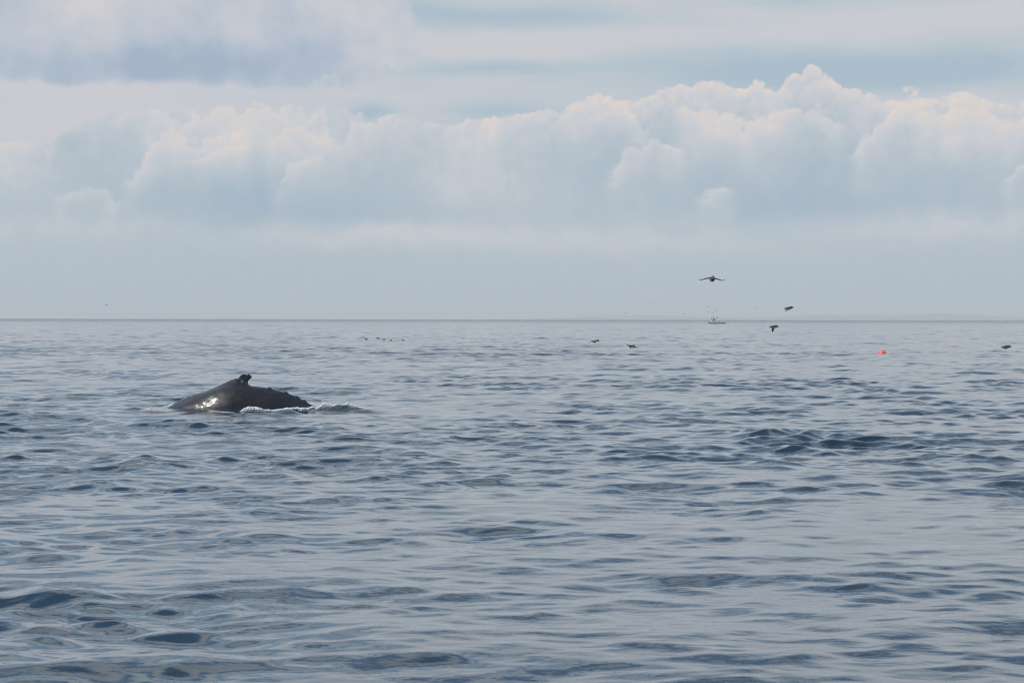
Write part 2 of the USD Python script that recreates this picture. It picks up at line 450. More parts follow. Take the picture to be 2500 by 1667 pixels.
    nz = np.cross(V[F[:1000, 1]] - V[F[:1000, 0]], V[F[:1000, 2]] - V[F[:1000, 0]])[:, 2]
    if np.median(nz) < 0:
        F = F[:, ::-1]
    m = usdkit.mesh(stage, "/World/sea", (V, F), sea_material(), smooth=True)
    api = UsdGeom.PrimvarsAPI(m)
    chop = np.clip((np.log(dR) - math.log(0.5)) / (math.log(16.0) - math.log(0.5)), 0, 1).reshape(-1)
    for nm, val in (("chop", np.append(chop, 0)), ("churn", np.append(churn.reshape(-1), 0))):
        api.CreatePrimvar(nm, Sdf.ValueTypeNames.FloatArray, "vertex").Set(Vt.FloatArray.FromNumpy(val.astype(np.float32)))
    tag(m, "calm blue grey sea with small dark wavelets out to the horizon", "sea", kind="structure")
    sl = (np.gradient(Z[1500:1600], axis=0) / np.gradient(RR[1500:1600], axis=0))
    print("sea verts", len(V), "rms radial slope near", float(np.std(np.gradient(Z[300:600], axis=0)[:, 100:300] / dR[300:600][:, 100:300])), "z std", float(Z[300:600, 100:300].std()))
    return X, Y, Z


SEA = build_sea()


def sea_level(x, y):
    """Height of the built water at a place near the view."""
    X, Y, Z = SEA
    rr, tt = math.hypot(x, y), math.atan2(x, y)
    sel = (np.abs(np.hypot(X, Y) - rr) < max(0.5, rr * 0.004)) & (np.abs(np.arctan2(X, Y) - tt) < 0.004)
    if not sel.any():
        return -rr * rr / (2 * EARTH)
    d = (X[sel] - x) ** 2 + (Y[sel] - y) ** 2
    return float(Z[sel][np.argmin(d)])


# ------------------------------------------------------------------ far hills
def build_hills():
    dist = 40000.0
    prof = [(1180, 0), (1300, 2), (1400, 7), (1480, 9.5), (1550, 11), (1600, 10.5), (1650, 10), (1720, 6.5), (1790, 5.5), (1850, 7), (1900, 8), (1960, 11), (2020, 14), (2090, 14.5), (2150, 12.5),
            (2190, 11), (2230, 14), (2290, 17), (2340, 16), (2400, 12.5), (2460, 10), (2520, 7), (2600, 3), (2700, 0)]
    dip = math.sqrt(2 * EYE / EARTH)
    xs = np.linspace(1180, 2700, 380)
    hp = np.interp(xs, *zip(*prof))
    n = meshkit.fbm(np.stack([xs * 0.035, xs * 0, xs * 0], -1), 4, 5) - 0.5
    hp = np.maximum(hp + n * 2.2 * np.clip(hp / 5, 0, 1), 0)
    X = (xs - 1250) / FPX * dist
    base = -dist ** 2 / (2 * EARTH)
    top = EYE + dist * (-dip + hp / FPX)
    top = np.where(hp <= 0, base - 3, top)
    rows = []
    for k, s in enumerate(np.linspace(-1, 1, 15)):
        bump = (meshkit.fbm(np.stack([X * 0.004, np.full_like(X, s * 3), X * 0], -1), 3, 9) - 0.5) * 0.35
        f = np.clip((1 - abs(s) ** 1.6) * (1 + (bump if abs(s) > 0.05 else 0)), 0, 1)
        rows.append(np.stack([X, np.full_like(X, dist + s * 2600), base - 3 + (top - base + 3) * f], -1))
    R = np.array(rows)
    nr, nc = R.shape[:2]
    i, j = np.meshgrid(np.arange(nr - 1), np.arange(nc - 1), indexing="ij")
    q = np.stack([i * nc + j, i * nc + j + 1, (i + 1) * nc + j + 1, (i + 1) * nc + j], -1).reshape(-1, 4)
    mt = plain("far_land", (0.10, 0.13, 0.12), 0.9, 0.3, 0.004)
    m = part(None, "hills", (R.reshape(-1, 3), q), mt, smooth=True)
    tag(m, "low faint hills along the right half of the horizon", "hills", kind="structure")


build_hills()


# ------------------------------------------------------------------ the air
def build_haze():
    g = Graph()
    v = g.add("principled_volume", "volume", color=(0.955, 1.0, 1.0), density=5.5e-5, anisotropy=0.0)
    m = trimesh.creation.box(extents=(90000, 90000, 225))
    m.apply_translation((0, 0, -150 + 112.5))
    h = part(None, "haze", m, g.build("/World/Looks/haze_air", volume=v), smooth=False)
    tag(h, "pale haze over the water fading the far hills and boat", "haze", kind="stuff")


build_haze()


# ------------------------------------------------------------------ mesh tools
def loft(rings, caps=True):
    """rings: (n, k, 3) closed loops -> Trimesh, outward wound and closed."""
    R = np.asarray(rings, float)
    n, k = R.shape[:2]
    i, j = np.meshgrid(np.arange(n - 1), np.arange(k), indexing="ij")
    j2 = (j + 1) % k
    q = np.stack([i * k + j, i * k + j2, (i + 1) * k + j2, (i + 1) * k + j], -1).reshape(-1, 4)
    F = [q[:, [0, 1, 2]], q[:, [0, 2, 3]]]
    V = [R.reshape(-1, 3)]
    if caps:
        for row, flip in ((0, False), (n - 1, True)):
            c = n * k + (1 if flip else 0)
            V.append(R[row].mean(0)[None])
            jj = np.arange(k)
            a = np.stack([row * k + (jj + 1) % k, row * k + jj, np.full(k, c)], -1)
            F.append(a[:, ::-1] if flip else a)
    m = trimesh.Trimesh(np.vstack(V), np.vstack(F), process=False)
    if m.volume < 0:
        m.invert()
    return m


def mani(m):
    return m3.Manifold(m3.Mesh(np.asarray(m.vertices, np.float32), np.asarray(m.faces, np.uint32)))


def union(*ms):
    out = mani(ms[0])
    for x in ms[1:]:
        out = out + mani(x)
    k = out.to_mesh()
    return trimesh.Trimesh(np.array(k.vert_properties[:, :3], float), np.array(k.tri_verts), process=True)


def bar(a, b, ra, rb=None, sides=8):
    a, b = np.asarray(a, float), np.asarray(b, float)
    t = (b - a) / np.linalg.norm(b - a)
    u = np.cross(t, [0, 0, 1.0] if abs(t[2]) < 0.9 else [1.0, 0, 0]); u /= np.linalg.norm(u)
    w = np.cross(t, u)
    an = np.arange(sides) * 2 * math.pi / sides
    ring = lambda p, r: p + r * (np.cos(an)[:, None] * u + np.sin(an)[:, None] * w)
    return loft([ring(a, ra), ring(b, rb if rb is not None else ra)])


def rbox(x0, x1, y0, y1, z0, z1, c=0.03):
    c = min(c, (x1 - x0) / 3, (y1 - y0) / 3, (z1 - z0) / 3)
    pts = []
    for sx, sy, sz in np.ndindex(2, 2, 2):
        X, Y, Z = (x0, x1)[sx], (y0, y1)[sy], (z0, z1)[sz]
        for ax in range(3):
            d = [c * (1 - 2 * s) for s in (sx, sy, sz)]
            d[ax] = 0
            pts.append((X + d[0], Y + d[1], Z + d[2]))
    h = trimesh.convex.convex_hull(np.array(pts))
    return h


# ------------------------------------------------------------------ the whale
def whale_material(origin):
    g = Graph()
    o = g.add("texture_coordinate", "object")
    n = g.noise(o, 1.6, 5.0, 0.6)
    base = g.ramp(n, [(0.3, (0.013, 0.0125, 0.015)), (0.7, (0.024, 0.022, 0.026))])
    # pale scratches at the foot of the fin
    s = g.add("separate_xyz", "x", vector=o).split(".")[0]
    fx = (at_depth(591, 930.5, Y_WHALE) - origin)
    u = g.m("divide", g.m("subtract", f"{s}.x", fx[0]), 0.21)
    v = g.m("divide", g.m("subtract", g.m("multiply_add", f"{s}.x", 0.25, f"{s}.z"), fx[2] + 0.25 * fx[0]), 0.055)
    near = g.step(g.m("multiply_add", v, v, g.m("multiply", u, u)), 1.1, 0.3)
    pm = g.add("mapping", "vector", vector=o, rotation=(0, 0.5, 0), scale=(22, 6, 7))
    scr = g.step(g.noise(pm, 1.0, 4.0, 0.6), 0.50, 0.62)
    col = g.mix(g.m("multiply", g.m("multiply", near, scr), 0.55), base, (0.20, 0.25, 0.26))
    b = g.noise(o, 13.0, 2.0, 0.5)             # beads of water
    b = g.m("maximum", g.m("subtract", b, 0.58), 0.0)
    b2 = g.noise(o, 4.0, 4.0, 0.5)
    h = g.m("add", g.m("multiply", b, 0.10), g.m("multiply_add", b2, 0.012, g.m("multiply_add", g.noise(o, 9.0, 2.0, 0.5), 0.012, g.m("multiply", g.noise(o, 21.0, 2.0, 0.5), 0.0055))))
    nrm = g.add("bump", "normal", height=h, strength=1.0, distance=1.0, filter_width=0.05)
    soft = g.add("principled_bsdf", "BSDF", base_color=col, roughness=0.42, specular_ior_level=0.20, coat_weight=1.0, coat_roughness=0.06, coat_ior=1.33, coat_normal=nrm)
    return g.build("/World/Looks/wet_whale_skin", surface=soft)


def build_whale():
    ridge_px = [(290, 1050), (335, 1030), (364, 1014), (388, 1004.5), (405, 996.5), (427, 983), (447, 973), (479, 961.2), (505, 953.3), (534, 940.6), (563, 928), (578, 923.5), (590, 928), (603, 936), (616, 941.5), (636, 944), (659, 948),
                (699, 958.6), (727, 969.6), (745.5, 979.7), (762, 990), (782, 1005), (810, 1035), (850, 1085)]
    P = np.array([at_depth(px, py, Y_WHALE) for px, py in ridge_px])
    origin = np.array([at_depth(578, 925.5, Y_WHALE)[0], Y_WHALE, 0.0])
    xs = np.linspace(P[0, 0], P[-1, 0], 260)
    from scipy.interpolate import PchipInterpolator
    top = PchipInterpolator(P[:, 0], P[:, 2])(xs)
    knots = np.array([at_depth(px, py, Y_WHALE) for px, py in ((659, 947), (699, 957), (727, 968), (745, 977.5), (765, 990))])
    s = (xs - xs[0]) / (xs[-1] - xs[0])
    W = np.interp(s, [0, 0.25, 0.5, 0.75, 1], [1.12, 1.10, 0.95, 0.62, 0.36])
    H = np.interp(s, [0, 0.25, 0.5, 0.75, 1], [1.25, 1.25, 1.15, 0.85, 0.55])
    K = 72
    rings = []
    for x, t, w, h in zip(xs, top, W, H):
        a = np.arange(K) / K * 2 * math.pi
        ca, sa = np.cos(a), np.sin(a)
        up = sa > 0
        # keeled back: flanks fall away flat from the ridge, then round
        prof = np.where(up, np.sign(ca) * np.abs(ca) ** 1.22, ca)
        y = w * prof
        z = (t - h) + np.where(up, h * sa, 1.1 * h * sa)
        knob = sum(0.045 * math.exp(-((x - kx) / 0.055) ** 2) for kx in knots[:, 0])
        z = z + knob * np.exp(-(y / 0.05) ** 2) * up
        # soft hollows and muscle
        rings.append(np.stack([np.full(K, x), y, z], -1))
    R = np.array(rings)
    from scipy.ndimage import gaussian_filter1d
    top_s = gaussian_filter1d(top, 17)
    R[..., 2] += (top_s - top)[:, None] * (1 - np.exp(-(R[..., 1] / 0.16) ** 2))
    wob = meshkit.fbm(R * [1.3, 1.6, 1.6], 3, 21) - 0.5
    dirs = R - np.stack([R[..., 0], 0 * R[..., 0], np.repeat((top - H)[:, None], K, 1)], -1)
    dirs /= np.linalg.norm(dirs, axis=-1, keepdims=True) + 1e-9
    R = R + dirs * (wob * 0.10 * (1 - np.exp(-(R[..., 1] / 0.30) ** 2)))[..., None]
    R[..., 0] -= origin[0]
    body = loft(R)
    # fin
    left = [(912.2, 598), (913, 594.5), (914.5, 589.5), (917.5, 586), (921, 583.5), (924, 581.5), (928, 577), (935, 574), (945, 566), (955, 560)]
    right = [(912.2, 601), (913, 606), (914.5, 610.5), (917, 613.3), (920.8, 615), (922.5, 614), (924.5, 611), (928, 607), (932, 605), (936, 606), (940, 609), (944, 615), (955, 626)]
    fr = []
    for py in np.concatenate([np.linspace(912.2, 926, 22), np.linspace(927, 955, 16)]):
        xl, xr = np.interp(py, *zip(*left)), np.interp(py, *zip(*right))
        a3, b3 = at_depth(xl, py, Y_WHALE), at_depth(xr, py, Y_WHALE)
        chord = (b3[0] - a3[0])
        th = min(0.065, 0.026 + 0.0022 * (py - 912)) * (0.4 if py < 912.6 else 1)
        an = np.arange(28) / 28 * 2 * math.pi
        fr.append(np.stack([(a3[0] + b3[0]) / 2 - origin[0] + chord / 2 * np.cos(an), th * np.sign(np.sin(an)) * np.abs(np.sin(an)) ** 0.8, np.full(28, a3[2])], -1))
    fin = loft(fr)
    m = union(body, fin)
    k = mani(m).refine_to_length(0.05).to_mesh()
    m = trimesh.Trimesh(np.array(k.vert_properties[:, :3], float), np.array(k.tri_verts), process=True)
    trimesh.smoothing.filter_taubin(m, lamb=0.5, nu=0.52, iterations=6)
    t = thing("whale", origin, "dark wet whale arching its back with a small hooked dorsal fin", "whale")
    part(t, "body", m, whale_material(origin), smooth=True)
    # barnacles on fin and knuckles
    rng = np.random.default_rng(5)
    mb = plain("barnacle_shell", (0.55, 0.52, 0.50), 0.5, 0.2, 30)
    spots = [(600, 913.6), (604, 914.4), (602, 916.5)]
    for px, py in spots:
        p = at_depth(px, py, Y_WHALE - 0.03) - origin
        rr = 0.018
        b = trimesh.creation.icosphere(2, rr)
        b.vertices += (rng.normal(0, 0.0025, b.vertices.shape))
        b.apply_scale([1, 1, 0.8])
        b.apply_translation(p)
        part(t, "barnacle", b, mb, smooth=True)
    return origin


WHALE = build_whale()


# ------------------------------------------------------------------ white water round the whale
def foam_material():
    g = Graph()
    s = g.add("principled_bsdf", "BSDF", base_color=(0.80, 0.81, 0.83), roughness=0.25, subsurface_weight=0.3, subsurface_scale=0.02)
    return g.build("/World/Looks/white_foam", surface=s)


FOAM = foam_material()


def foam_patch(name, label, stops, count, seed, rmin=0.006, rmax=0.028, depth=0.16, spray=0.0):
    """stops: pixels (x, y of the foam's crest, height in px) along the water; fills the heap below the crest with bubbles and clots."""
    rng = np.random.default_rng(seed)
    xs = [s[0] for s in stops]
    blob = trimesh.creation.icosphere(1, 1.0)
    V, F, n = [], [], 0
    for _ in range(count):
        px = rng.uniform(xs[0], xs[-1])
        crest = np.interp(px, xs, [s[1] for s in stops])
        high = np.interp(px, xs, [s[2] for s in stops])
        dens = np.interp(px, xs, [s[3] for s in stops])
        if rng.uniform() > dens:
            continue
        y0 = np.interp(px, xs, [s[4] for s in stops])
        py = crest + high * (rng.uniform() ** 0.8)
        c = at_depth(px, py, y0 + rng.uniform(-0.5, 0.5) * depth)
        if spray and rng.uniform() < spray:
            c[2] += rng.exponential(0.05)
        r = rmin * (rmax / rmin) ** (rng.uniform() ** 2.2)
        v = blob.vertices * r * rng.uniform(0.7, 1.4, 3) * [1.5, 1.2, 0.75]
        v = v + rng.normal(0, r * 0.12, v.shape) + c
        V.append(v); F.append(blob.faces + n); n += len(v)
    m = (np.vstack(V), np.vstack(F))
    p = part(None, name, m, FOAM, smooth=True)
    tag(p, label, "foam", kind="stuff")


yf = on_sea(600, 1004)[1]
foam_patch("foam", "white foam heap against the whale's flank below its fin",
           [(588, 1003, 1.5, 0.5, yf), (596, 997, 7, 1, yf), (612, 993, 10, 1, yf), (632, 995, 9, 1, yf), (645, 1000, 6, .9, yf + .1), (665, 1001, 4, .6, yf + .3), (690, 998, 3, .7, yf + .5), (720, 994.5, 4.5, .9, yf + .55), (735, 996, 7, .9, yf + .5), (768, 993, 3, .5, yf + .6)], 2600, 1, rmax=0.036)
foam_patch("foam", "thin line of white blobs added as the sun glint on the water under the whale's shoulder",  # no foam here: white blobs stand in for sun glint on the water film
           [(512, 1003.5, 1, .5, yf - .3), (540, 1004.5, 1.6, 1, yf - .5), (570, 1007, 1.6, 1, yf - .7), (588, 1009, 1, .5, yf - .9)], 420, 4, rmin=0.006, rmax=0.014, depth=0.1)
ys = on_sea(840, 1003)[1] + 0.35
foam_patch("foam", "broken white crests of the splash behind the whale's tail",
           [(772, 996, 4, .4, ys), (788, 985, 12, 1, ys), (797, 982.5, 12, 1, ys), (810, 987, 10, .6, ys), (830, 989, 10, .45, ys), (846, 983, 12, .9, ys), (853, 982.5, 12, .9, ys), (864, 988, 10, .7, ys), (885, 995, 9, .5, ys), (905, 1002, 6, .4, ys), (925, 1009, 3, .15, ys)], 2300, 2, rmax=0.022, spray=0.08)
yl = on_sea(400, 1006)[1] + 0.2
foam_patch("foam", "thin white runs of water over the whale's back at the waterline",
           [(298, 1005, 1.2, .12, yl - .2), (335, 1003, 1.5, .2, yl), (375, 996, 2, .35, yl), (396, 994, 3, .6, yl), (408, 991, 5, .8, yl), (420, 985, 4, .7, yl + .2), (424, 984, 2, .3, yl + .2)], 700, 3, rmin=0.005, rmax=0.016, depth=0.3)


# ------------------------------------------------------------------ the marker buoy
def build_buoy():
    c = on_sea(2153.6, 862.9)
    rad = 22.4 / 2 / FPX * c[1]
    z0 = sea_level(c[0], c[1])
    t = thing("buoy", (c[0], c[1], 0), "round orange red buoy floating on the water at the right", "buoy")
    m = trimesh.creation.icosphere(4, rad)
    v = m.vertices
    v[:, 2] *= np.where(v[:, 2] > 0, 0.97, 0.95)
    seam = 1 + 0.010 * np.exp(-((v[:, 0]) / 0.02) ** 2)
    m.vertices = v * seam[:, None]
    zc = at_depth(2153.6, 854.6, c[1])[2] - rad * 0.97
    m.apply_translation((0, 0, zc))
    part(t, "float", m, plain("buoy_vinyl", (0.85, 0.125, 0.07), 0.35, 0.06, 5.0), smooth=True)
    eye = trimesh.creation.torus(0.045, 0.016, 18, 10)
    eye.apply_transform(trimesh.transformations.rotation_matrix(math.pi / 2, [1, 0, 0]))
    eye.apply_translation((rad * 0.8, 0, zc - rad * 0.7))
    part(t, "rope_eye", eye, plain("buoy_eye", (0.05, 0.05, 0.07), 0.5), smooth=True)


build_buoy()


# ------------------------------------------------------------------ the fishing boat
def build_boat():
    c = on_sea(1750, 790.2)
    Y = c[1]
    S = Y / FPX                                   # metres per pixel there
    base = np.array([at_depth(1750, 790.2, Y)[0], Y, c[2]])
    white = plain("boat_white", (0.74, 0.75, 0.76), 0.5, 0.12, 1.5)
    blue = plain("boat_blue", (0.13, 0.24, 0.40), 0.5, 0.15, 1.5)
    green = plain("boat_deck", (0.26, 0.30, 0.27), 0.7, 0.15, 2)
    steel = plain("boat_steel", (0.10, 0.11, 0.11), 0.6, 0.2, 3)
    dark = plain("boat_glass", (0.02, 0.025, 0.035), 0.15, 0.1, 3)
    tan = plain("boat_tan", (0.36, 0.29, 0.21), 0.7, 0.15, 3)
    red = plain("boat_orange", (0.62, 0.085, 0.06), 0.5, 0.1, 3)
    navy = plain("boat_navy", (0.04, 0.05, 0.12), 0.6, 0.1, 3)
    t = thing("fishing_boat", base, "small blue and white fishing boat with mast near the horizon", "boat")
    X = lambda px: (px - 1750) * S
    Z = lambda py: (790.2 - py) * S
    # hull: bow at the left
    st = [(1728.0, 784.9, 0.05), (1729.5, 785.4, 0.35), (1732, 785.9, 0.8), (1737, 786.6, 1.25), (1744, 787.3, 1.4), (1752, 787.5, 1.45), (1760, 787.3, 1.45), (1767, 786.9, 1.4), (1771, 786.5, 1.25)]

    def hull_section(px, zt, zb, w, keel):
        x = X(px)
        rake = 0.0
        p = [(x, -w, zt), (x, -w * 0.97, (zt + zb) / 2), (x + keel * 0.3, -w * 0.80, zb), (x + keel * 0.3, w * 0.80, zb), (x, w * 0.97, (zt + zb) / 2), (x, w, zt)]
        return p
    low, high = [], []
    for i, (px, py, w) in enumerate(st):
        keel = 1.2 if i == 0 else (0.6 if i == 1 else 0)
        zt = Z(py)
        lo = 0.36 if px < 1745 else 0.22
        low.append(hull_section(px, zt * lo, -0.5, w * 0.97, keel))
        high.append(hull_section(px, zt, zt * lo + 0.004, w, 0))
    hull = part(t, "hull", loft(low), blue, smooth=35)
    part(t, "bulwark", loft(high), white, smooth=35)
    d = [(x, s * w, z) for x, w, z in ()]
    part(t, "deck", rbox(X(1733), X(1769), -1.2, 1.2, Z(788.0), Z(787.8), 0.02), green, smooth=False)
    rail = part(t, "rail", bar((X(1728.2), 0, Z(784.5)), (X(1735), -1.2, Z(785.6)), 0.04), steel)
    part(t, "rail", bar((X(1728.2), 0.02, Z(784.5)), (X(1735), 1.2, Z(785.6)), 0.04), steel)
    cab = part(t, "cabin", rbox(X(1737.5), X(1746.5), -1.0, 1.0, Z(787.7), Z(783.4), 0.12), white, smooth=30)
    for k in range(3):
        part(cab, "window", rbox(X(1738.6 + k * 2.5), X(1740.4 + k * 2.5), -1.03, -0.98, Z(785.4), Z(784.2), 0.02), dark, smooth=False)
    part(t, "cabin_aft", rbox(X(1745.0), X(1748.3), -0.85, 0.85, Z(787.8), Z(784.6), 0.1), navy, smooth=30)
    wh = part(t, "wheelhouse", rbox(X(1738.5), X(1744.8), -0.8, 0.8, Z(783.4), Z(781.9), 0.08), white, smooth=30)
    for k in range(3):
        part(wh, "window", rbox(X(1739.1 + k * 1.9), X(1740.5 + k * 1.9), -0.83, -0.78, Z(783.0), Z(782.2), 0.02), dark, smooth=False)
    part(wh, "window", rbox(X(1738.4), X(1738.55), -0.6, 0.6, Z(783.0), Z(782.2), 0.01), dark, smooth=False)
    part(t, "roof", rbox(X(1737.6), X(1745.6), -0.95, 0.95, Z(781.9) + 0.003, Z(781.6), 0.03), steel, smooth=False)
    part(t, "mast", bar((X(1741.5), 0, Z(781.6)), (X(1741.6), 0, Z(772.2)), 0.13, 0.09), steel)
    part(t, "mast_platform", rbox(X(1740.8), X(1742.6), -0.28, 0.28, Z(774.6), Z(772.0), 0.05), green, smooth=30)
    part(t, "radar", rbox(X(1744.0), X(1746.2), -0.3, 0.3, Z(779.8), Z(778.9), 0.06), steel, smooth=30)
    part(t, "boom", bar((X(1742.5), 0.1, Z(781.2)), (X(1752.8), -0.3, Z(773.0)), 0.09, 0.06), steel)
    part(t, "boom", bar((X(1739.2), -0.1, Z(781.0)), (X(1735.4), -0.3, Z(776.2)), 0.11, 0.09), steel)
    part(t, "boom", bar((X(1743.8), 0.3, Z(780.5)), (X(1747.4), 0.4, Z(776.0)), 0.08, 0.08), steel)
    part(t, "antenna", bar((X(1743.6), -0.5, Z(781.6)), (X(1743.6), -0.5, Z(778.2)), 0.04), steel)
    part(t, "antenna", bar((X(1738.9), 0.5, Z(781.6)), (X(1738.4), 0.5, Z(778.8)), 0.04), steel)
    part(t, "hatch", rbox(X(1749), X(1752.5), -0.7, 0.7, Z(788.0), Z(787.0), 0.05), tan, smooth=30)
    part(t, "winch", union(bar((X(1756.5), -0.5, Z(787.2)), (X(1756.5), 0.5, Z(787.2)), 0.22, None, 12), bar((X(1757.2), 0, Z(787.8)), (X(1758.2), 0, Z(785.3)), 0.13)), navy)
    part(t, "gear_crate", rbox(X(1753.5), X(1756.0), -0.6, 0.6, Z(788.0), Z(786.9), 0.04), steel, smooth=30)
    part(t, "net_roller", bar((X(1768.5), -0.9, Z(786.9)), (X(1768.5), 0.9, Z(786.9)), 0.15, None, 12), steel)
    for k, (px, py, r) in enumerate([(1762.7, 787.6, 1.5), (1764.8, 787.9, 1.3), (1763.6, 789.2, 1.1)]):
        m = trimesh.creation.icosphere(2, r * S)
        m.apply_scale([1, 1, 1.1])
        m.apply_translation((X(px), -1.5 - r * S * 0.8, Z(py)))
        part(t, "fender", m, red, smooth=True)
    return base


build_boat()


# ------------------------------------------------------------------ puffins
FEATHER = toned("puffin_feathers", 0.7)
BILL = plain("puffin_bill", (0.42, 0.10, 0.03), 0.45, 0.2, 60)
FOOT = plain("puffin_foot", (0.55, 0.13, 0.05), 0.5, 0.1, 60)
BLACK, WHITE, FACE, WING = (0.014, 0.012, 0.014), (0.55, 0.56, 0.56), (0.26, 0.23, 0.21), (0.022, 0.018, 0.020)


def wing_loft(path, chords, cdir, thick=0.010):
    """path: points from shoulder to tip; the blade's chord runs along cdir."""
    P = np.asarray(path, float)
    n = 4 * (len(P) - 1) + 1
    s, q = np.linspace(0, len(P) - 1, n), np.arange(len(P))
    from scipy.interpolate import PchipInterpolator
    C = PchipInterpolator(q, P)(s)
    ch = PchipInterpolator(q, chords)(s)
    cd = PchipInterpolator(q, np.asarray([cdir] * len(P) if np.ndim(cdir) == 1 else cdir, float))(s)
    T = np.gradient(C, axis=0)
    rings = []
    an = np.arange(12) / 12 * 2 * math.pi
    for c, h, d, t, k in zip(C, ch, cd, T, np.linspace(0, 1, n)):
        t = t / np.linalg.norm(t)
        d = d - t * (d @ t); d /= np.linalg.norm(d)
        nn = np.cross(t, d)
        th = thick * (1 - 0.72 * k)
        rings.append(c + (np.cos(an) * h / 2)[:, None] * d - d * h * 0.15 + (np.sin(an) * th)[:, None] * nn)
    return loft(rings)


def puffin(px, py, depth, fwd, wings, label, up=(0, 0, 1), head_turn=0.0, tiny=False, name="puffin", scale=1.0, feet=True, group="puffins flying low over the sea"):
    pos = at_depth(px, py, depth)
    f = np.asarray(fwd, float); f /= np.linalg.norm(f)
    l = np.cross(up, f); l /= np.linalg.norm(l)
    u = np.cross(f, l)
    M = np.stack([f, l, u], 1)
    st = np.array([(-0.150, 0.004, 0.018, 0.005), (-0.125, 0.004, 0.032, 0.010), (-0.095, 0.000, 0.040, 0.026), (-0.055, -0.006, 0.050, 0.044), (-0.01, -0.010, 0.056, 0.054), (0.035, -0.006, 0.054, 0.054),
                   (0.070, 0.004, 0.044, 0.047), (0.092, 0.013, 0.036, 0.041), (0.112, 0.018, 0.035, 0.041), (0.130, 0.017, 0.030, 0.036), (0.144, 0.012, 0.018, 0.025), (0.150, 0.009, 0.008, 0.014)]) * scale
    K = 20
    an = np.arange(K) / K * 2 * math.pi
    body = loft([np.stack([np.full(K, x), ry * np.cos(an), z + rz * np.sin(an)], -1) for x, z, ry, rz in st])
    body.vertices = body.vertices @ M.T
    ms = [body] + [wing_loft(np.asarray(w[0]) * scale, np.asarray(w[1]) * scale, w[2], 0.014 * scale) for w in wings]
    m = union(*ms)
    v = np.asarray(m.vertices)
    loc = v @ M / scale
    x, y, z = loc.T
    tone = np.tile(np.array(WING), (len(v), 1))
    rx = np.interp(x, st[:, 0] / scale, st[:, 2] / scale); rz = np.interp(x, st[:, 0] / scale, st[:, 3] / scale); zc = np.interp(x, st[:, 0] / scale, st[:, 1] / scale)
    onbody = (x > -0.155) & (x < 0.155) & ((y / (rx + 1e-4)) ** 2 + ((z - zc) / (rz + 1e-4)) ** 2 < 1.25)
    a = (z - zc) / (rz + 1e-4)
    belly = onbody & (x > -0.11) & (x < 0.078) & (a < -0.1)
    face = onbody & (x > 0.100) & (a > -0.75) & (a < 0.55)
    crown = onbody & (x > 0.088) & (a >= 0.55)
    tone[onbody] = BLACK
    tone[belly] = WHITE
    tone[face] = FACE
    tone[crown] = (0.06, 0.05, 0.045)
    t = thing(name, pos, label, "puffin" if name == "puffin" else "bird", group)
    part(t, "body", (v, np.asarray(m.faces)), FEATHER, smooth=True, tone=tone)
    if tiny:
        return t
    b = trimesh.convex.convex_hull(np.array([(0.143, 0.008 * s, z) for s in (-1, 1) for z in (0.030, -0.012)] + [(0.165, 0.006 * s, z) for s in (-1, 1) for z in (0.026, -0.012)] + [(0.183, 0, 0.004), (0.188, 0, -0.004)]) * scale)
    b.vertices = b.vertices @ M.T
    part(t, "bill", b, BILL)
    if feet:
        for s in (-1, 1):
            ft = trimesh.convex.convex_hull(np.array([(-0.08, 0.016 * s, -0.030), (-0.085, 0.012 * s, -0.036), (-0.115, 0.030 * s, -0.026), (-0.128, 0.016 * s, -0.028), (-0.115, 0.006 * s, -0.032)]) * scale)
            ft.vertices = ft.vertices @ M.T
            part(t, "foot", ft, FOOT)
    return t


V3 = lambda x, z, y=0.0: (x, y, z)       # x to the right, z up, y away, all as seen in the photograph
# A: coming straight on, wings spread
fA = (0.10, -1, 0.02)
puffin(1738.5, 680.5, 69, fA, [([V3(-0.035, .015, 0), V3(-.127, 0.004, .02), V3(-.22, -.024, .03), V3(-.262, -.012, .05)], [0.085, 0.08, 0.055, 0.012], fA),
                               ([V3(0.035, .012, 0), V3(.116, -.008, .02), V3(.21, -.034, .03), V3(.268, -.008, .05)], [0.085, 0.08, 0.055, 0.012], fA)],
       "puffin gliding straight on with both wings spread wide, highest of the birds")
# B: flying right above the horizon, wing swept back
fB = (1, -0.12, 0.10)
puffin(1924.8, 752.3, 114, fB, [([V3(.025, 0.012, -.045), V3(-.015, -.040, -.09), V3(-.070, -.075, -.10), V3(-.112, -.098, -.09)], [0.11, 0.10, 0.065, 0.02], (1, -.2, .45)),
                                ([V3(.02, 0.01, .035), V3(0.0, -.02, .12), V3(-.05, -.045, .19)], [0.08, 0.07, 0.02], (1, -.2, .3))],
       "dark puffin flying right just above the horizon, wings swept down and back")
# C: flying right below it, wing straight down
fC = (1, -0.10, 0.04)
puffin(1888.2, 797.8, 114, fC, [([V3(.015, 0.0, -.035), V3(-.012, -.075, -.075), V3(-.024, -.13, -.085), V3(-.036, -.172, -.08)], [0.080, 0.078, 0.062, 0.018], (1, 0, .12)),
                                ([V3(.015, 0.0, .035), V3(-.005, -.06, .09), V3(-.025, -.12, .13)], [0.08, 0.07, 0.02], (1, 0, .1))],
       "puffin flying right just below the horizon with its wing straight down")
# D: coming on, left wing drooped
fD = (0.45, -0.85, 0.12)
puffin(1451.8, 833.7, 140, fD, [([V3(-.045, .02, .0), V3(-.12, .023, .0), V3(-.18, -.02, .02), V3(-.255, -.080, .03)], [0.085, 0.08, 0.06, 0.02], (0.3, -1, 0.45)),
                                ([V3(.045, .03, .03), V3(.100, .058, .05), V3(.140, .050, .05), V3(.188, -.004, .04)], [0.07, 0.07, 0.08, 0.02], (0.55, -.5, .75))],
       "puffin flying towards us with one wing drooping far down to the left")
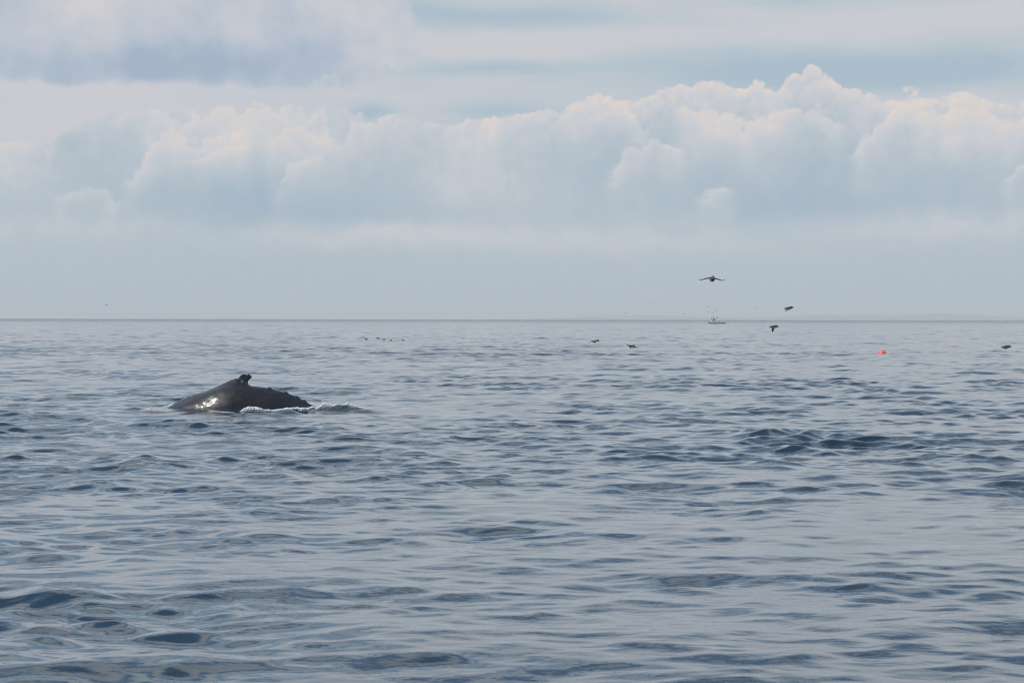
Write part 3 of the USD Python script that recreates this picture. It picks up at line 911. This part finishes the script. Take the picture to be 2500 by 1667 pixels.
# E: banking
fE = (0.72, -0.62, 0.36)
puffin(1542.6, 846.2, 140, fE, [([V3(-.02, .035, .0), V3(-.10, .040, .02), V3(-.16, .055, .03), V3(-.21, .108, .04)], [0.085, 0.08, 0.06, 0.03], (0.5, -1, 0.5)),
                                ([V3(.05, .012, .0), V3(.12, -.008, -.02), V3(.20, -.032, -.02), V3(.272, -.010, -.02)], [0.085, 0.075, 0.055, 0.025], (0.5, -1, 0.5))],
       "puffin banking over the water with one wingtip raised at the left")
# F: low at the right edge
fF = (1, -0.18, 0.06)
puffin(2455.5, 847.2, 106, fF, [([V3(.02, .005, -.03), V3(-.02, -.015, -.11), V3(-.055, -.030, -.18), V3(-.09, -.036, -.22)], [0.085, 0.08, 0.06, 0.02], (1, -.15, .25)),
                                ([V3(.035, .012, .035), V3(.045, .045, .10), V3(.035, .06, .17)], [0.08, 0.06, 0.02], (1, -.1, .1))],
       "puffin skimming low over the water at the right edge")
# the five small ones in the distance
fT = (0.2, -1, 0.0)
grp = "small puffins skimming the water far off"
for (px, py, d, wl, wr, lab) in [
        (894.3, 827.3, 180, [(-.03, .01), (-.12, .07), (-.25, .155)], [(.03, 0.0), (.06, -.022), (.115, -.05)], "leftmost small puffin of five, one wing stretched far up left"),
        (922.3, 825.0, 230, [(-.03, .02), (-.075, .025), (-.15, -.045)], [(.03, .01), (.075, -.02), (.11, -.12)], "small distant puffin with both wings bent downwards, second from left"),
        (937.6, 828.9, 230, [(-.03, .02), (-.08, .045), (-.155, 0.01)], [(.03, .015), (.075, .04), (.14, .030)], "small distant puffin with raised flat wings, middle of five"),
        (954.4, 830.3, 230, [(-.03, .005), (-.08, -.015), (-.14, -.07)], [(.03, .01), (.08, -.01), (.155, -.10)], "small distant puffin with drooped wings, fourth from left"),
        (984.1, 830.3, 230, [(-.03, .01), (-.06, .005), (-.09, -.01)], [(.03, .01), (.06, -.015), (.11, -.095)], "rightmost and smallest puffin of the five distant ones")]:
    puffin(px, py, d, fT, [([V3(x, z, 0) for x, z in wl], [0.075, 0.065, 0.02], (.2, -1, .25)), ([V3(x, z, 0) for x, z in wr], [0.075, 0.065, 0.02], (.2, -1, .25))], lab, feet=False, group=grp)
# specks
specks = [(260, 744, 420, 0.9, "tiny distant seabird alone in the sky above the horizon at far left"), (1190, 722, 900, 1.2, "tiny distant seabird alone in the sky near the middle of the horizon"),
          (1526.5, 764.5, 900, 1.2, "speck of a seabird above the horizon well left of the boat"), (1672, 766.8, 900, 1.2, "speck of a seabird above the horizon just left of the boat"),
          (1727.8, 761, 1100, 1.5, "tiny seabird low above the fishing boat's bow"), (1740.0, 763.6, 1100, 1.5, "tiny seabird right above the fishing boat's mast"),
          (1747, 756.2, 1100, 1.5, "tiny seabird up and right of the fishing boat's mast"), (1731, 749, 1100, 1.5, "highest tiny seabird over the fishing boat"), (1845, 750.6, 1000, 1.2, "speck of a seabird between the boat and the flying puffins")]
for px, py, d, sc, lab in specks:
    puffin(px, py, d, (0.9, -0.5, 0), [([V3(-.02, .01, -.02), V3(-.12, .05, -.09), V3(-.24, .03, -.16)], [0.08, 0.06, 0.02], (.9, -.5, 0)), ([V3(.02, .01, .02), V3(.12, .05, .09), V3(.24, .02, .16)], [0.08, 0.06, 0.02], (.9, -.5, 0))],
           lab, tiny=True, name="seabird", scale=sc, group="tiny seabirds far off above the horizon")
